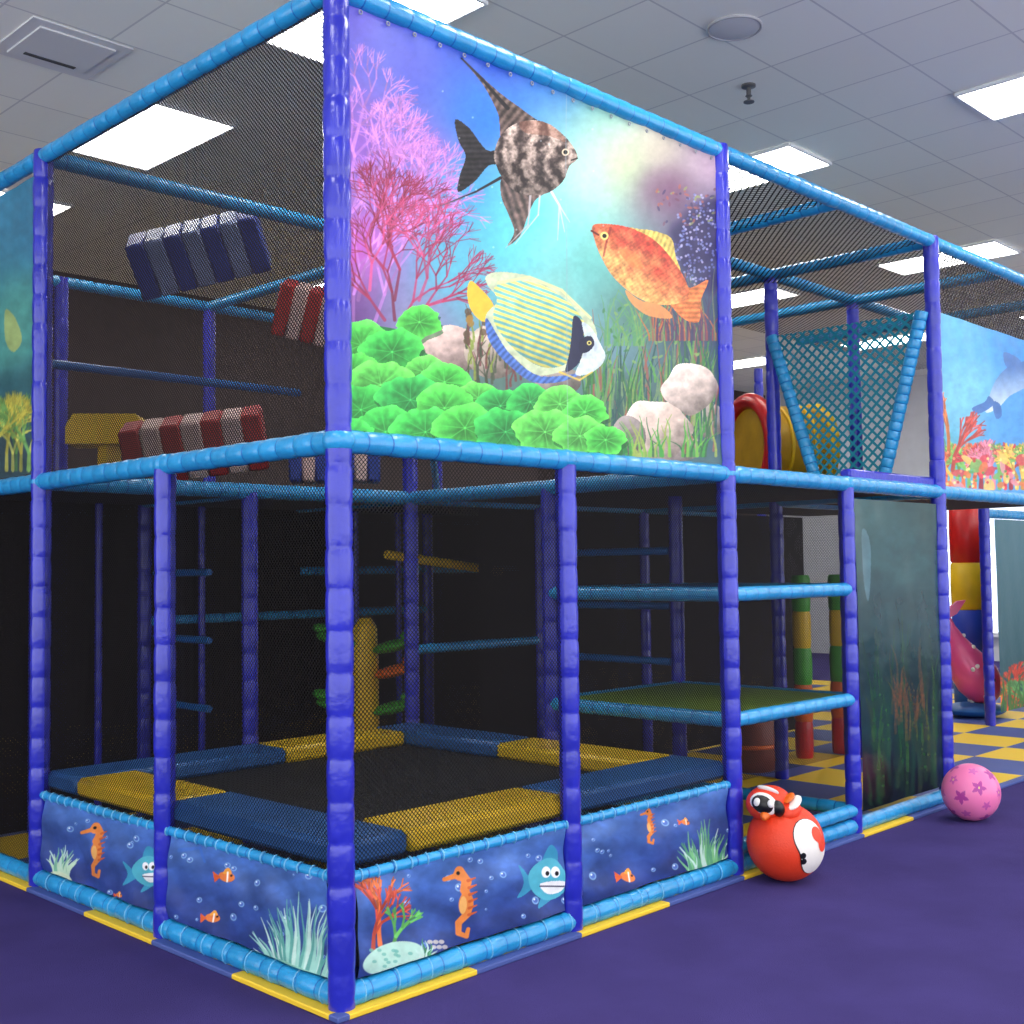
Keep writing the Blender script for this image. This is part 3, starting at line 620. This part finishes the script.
# ============================================================ pink ball
def ball(name,c,R):
    nu,nv=240,130;U,V=np.meshgrid(np.linspace(0,2*np.pi,nu),np.linspace(0.001,np.pi-.001,nv));U=U.ravel();V=V.ravel()
    N=np.stack([np.sin(V)*np.cos(U),np.sin(V)*np.sin(U),np.cos(V)],1);col=np.tile(np.array([240,125,178.]),(len(U),1))
    k=np.arange(26);ph=np.arccos(1-2*(k+.5)/26);th=np.pi*(1+5**.5)*k
    for i in range(26):
        d=np.array([math.sin(ph[i])*math.cos(th[i]),math.sin(ph[i])*math.sin(th[i]),math.cos(ph[i])]);e1=np.cross(d,[.3,.2,.9]);e1/=np.linalg.norm(e1);e2=np.cross(d,e1)
        dt=N@d;x=N@e1;y=N@e2;an=np.arctan2(y,x)+i;r=np.hypot(x,y);a=np.mod(an,2*np.pi/5)-np.pi/5
        s_=.27 if i%2 else .18; lim=s_*(1-.55*(1-np.abs(a)/(np.pi/5))) 
        msk=(dt>0)&(r<lim);col[msk]=np.array([176,64,150]) if i%2 else np.array([205,90,170])
        if i%3==0: m2=(dt>0)&(r<.035);col[m2]=(245,220,120)
    me=bpy.data.meshes.new(name);q=(np.arange(nv-1)[:,None]*nu+np.arange(nu-1)[None]).ravel();Fc=np.stack([q,q+nu,q+nu+1,q+1],1)
    me.from_pydata((N*R).tolist(),[],Fc.tolist());me.polygons.foreach_set('use_smooth',[True]*len(Fc))
    at=me.color_attributes.new('Col','FLOAT_COLOR','POINT');cc=np.ones((len(U),4));cc[:,:3]=lin(col);at.data.foreach_set('color',cc.ravel())
    me.materials.append(printmat('ball_print',.3,0));o=bpy.data.objects.new(name,me);S.collection.objects.link(o);o.location=c;o.rotation_euler=(.5,.3,.2)
ball('star_play_ball',(4.33,-.32,.164),.164)
# ============================================================ room
def plane(name,O,U,V,m):
    O=Vector(O);U=Vector(U);V=Vector(V);me=bpy.data.meshes.new(name);me.from_pydata([O,O+U,O+U+V,O+V],[],[(0,1,2,3)]);me.materials.append(m)
    o=bpy.data.objects.new(name,me);S.collection.objects.link(o);return o
carp=mat('purple_carpet',(68,58,116),.95,.6,260,.12,spec=.1,vscale=2.5)
plane('floor',(-7,-8,0),(23,0,0),(0,17,0),carp)
m=bpy.data.materials.new('foam_mat_tiles');m.use_nodes=True;n=m.node_tree.nodes;l=m.node_tree.links;bb=n['Principled BSDF']
tc=n.new('ShaderNodeTexCoord');mp=n.new('ShaderNodeMapping');mp.inputs['Location'].default_value=(.02,.02,.013);l.new(tc.outputs['Object'],mp.inputs[0])
ck=n.new('ShaderNodeTexChecker');ck.inputs['Scale'].default_value=1/.59;ck.inputs['Color1'].default_value=L4((236,196,44));ck.inputs['Color2'].default_value=L4((66,84,150));l.new(mp.outputs[0],ck.inputs[0]);l.new(ck.outputs[0],bb.inputs['Base Color']);bb.inputs['Roughness'].default_value=.6
b=MB(); b.box((5.515,4,.010),(11.17,8.14,.020),m,bv=.004); b.build('foam_floor_mats')
m=bpy.data.materials.new('ceiling_tiles');m.use_nodes=True;n=m.node_tree.nodes;l=m.node_tree.links;bb=n['Principled BSDF']
tc=n.new('ShaderNodeTexCoord');mp=n.new('ShaderNodeMapping');mp.inputs['Location'].default_value=(0,.15,0);l.new(tc.outputs['Object'],mp.inputs[0])
br=n.new('ShaderNodeTexBrick');br.offset=0;br.inputs['Scale'].default_value=1/.6;br.inputs['Brick Width'].default_value=1;br.inputs['Row Height'].default_value=1;br.inputs['Mortar Size'].default_value=.011
br.inputs['Color1'].default_value=L4((242,242,234));br.inputs['Color2'].default_value=L4((237,237,229));br.inputs['Mortar'].default_value=L4((208,208,206));l.new(mp.outputs[0],br.inputs[0]);l.new(br.outputs[0],bb.inputs['Base Color']);bb.inputs['Roughness'].default_value=.9
ZC=4.5
plane('ceiling',(-7,-8,ZC),(23,0,0),(0,17,0),m)
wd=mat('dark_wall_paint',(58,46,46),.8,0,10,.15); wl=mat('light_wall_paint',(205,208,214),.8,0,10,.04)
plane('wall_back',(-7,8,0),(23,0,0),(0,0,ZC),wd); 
plane('wall_right',(15.5,-8,0),(0,17,0),(0,0,ZC),wl)
b=MB(); fm=mat('window_frame_white',(225,228,232),.4)
for y in (2.6,4.2,5.8): b.box((15.42,y,1.5),(.08,.08,2.2),fm)
for z in (.4,2.6): b.box((15.42,4.2,z),(.08,3.3,.08),fm)
b.box((15.44,4.2,1.5),(.02,3.2,2.2),mat('window_daylight',(225,235,250),.3,emit=1.3)); b.build('window_1')
lm=mat('light_diffuser',(255,253,248),.5,emit=18); fx=mat('light_frame',(220,222,225),.4)
k=0
for x in (-2.4,1.2,4.8,8.4,12.0):
    for y in (-6.15,-3.75,-1.35,1.05,3.45,5.85):
        if x==-2.4 and y>0: continue
        b=MB(); b.box((x+.3,y+.6,ZC-.012),(.57,1.17,.016),lm,bv=.003)
        for sx in(-1,1): b.box((x+.3+sx*.295,y+.6,ZC-.014),(.02,1.2,.024),fx,bv=.003)
        for sy in(-1,1): b.box((x+.3,y+.6+sy*.595,ZC-.014),(.57,.02,.024),fx,bv=.003)
        b.build('ceiling_light_panel'+('' if k==0 else '.%03d'%k)); k+=1
b=MB(); vm=mat('vent_metal',(214,214,216),.5)
b.box((.45,3.15,ZC-.008),(.58,.58,.012),vm,bv=.004); b.box((.45,3.15,ZC-.018),(.44,.44,.012),vm,bv=.006)
b.box((.45,3.30,ZC-.026),(.3,.03,.006),mat('vent_slot',(70,72,76),.6),bv=.002)
b.build('air_vent')
b=MB(); b.lathe([(0,.15),(.008,.15),(.014,.13),(.016,.05)],mat('speaker_grille',(205,205,208),.6),TR(3.0,.31,ZC)@RX(180),32); b.torus((3.0,.31,ZC-.008),.145,.008,mat('speaker_rim',(170,170,175),.5)); b.build('ceiling_speaker')
for i,(x,y) in enumerate(((3.74,.70),(8.6,-1.9),(7.6,.35))):
    b=MB(); b.lathe([(0,.045),(.012,.045),(.02,.015),(.06,.015),(.07,.022),(.08,.01),(.10,.01),(.105,.034),(.11,.034)],mat('sprinkler_metal',(90,90,92),.35),TR(x,y,ZC)@RX(180),16); b.build('fire_sprinkler'+('' if i==0 else '.%03d'%i))
w=bpy.data.worlds.new('world');S.world=w;w.use_nodes=True;w.node_tree.nodes['Background'].inputs[0].default_value=(.94,.96,1,1);w.node_tree.nodes['Background'].inputs[1].default_value=2.7
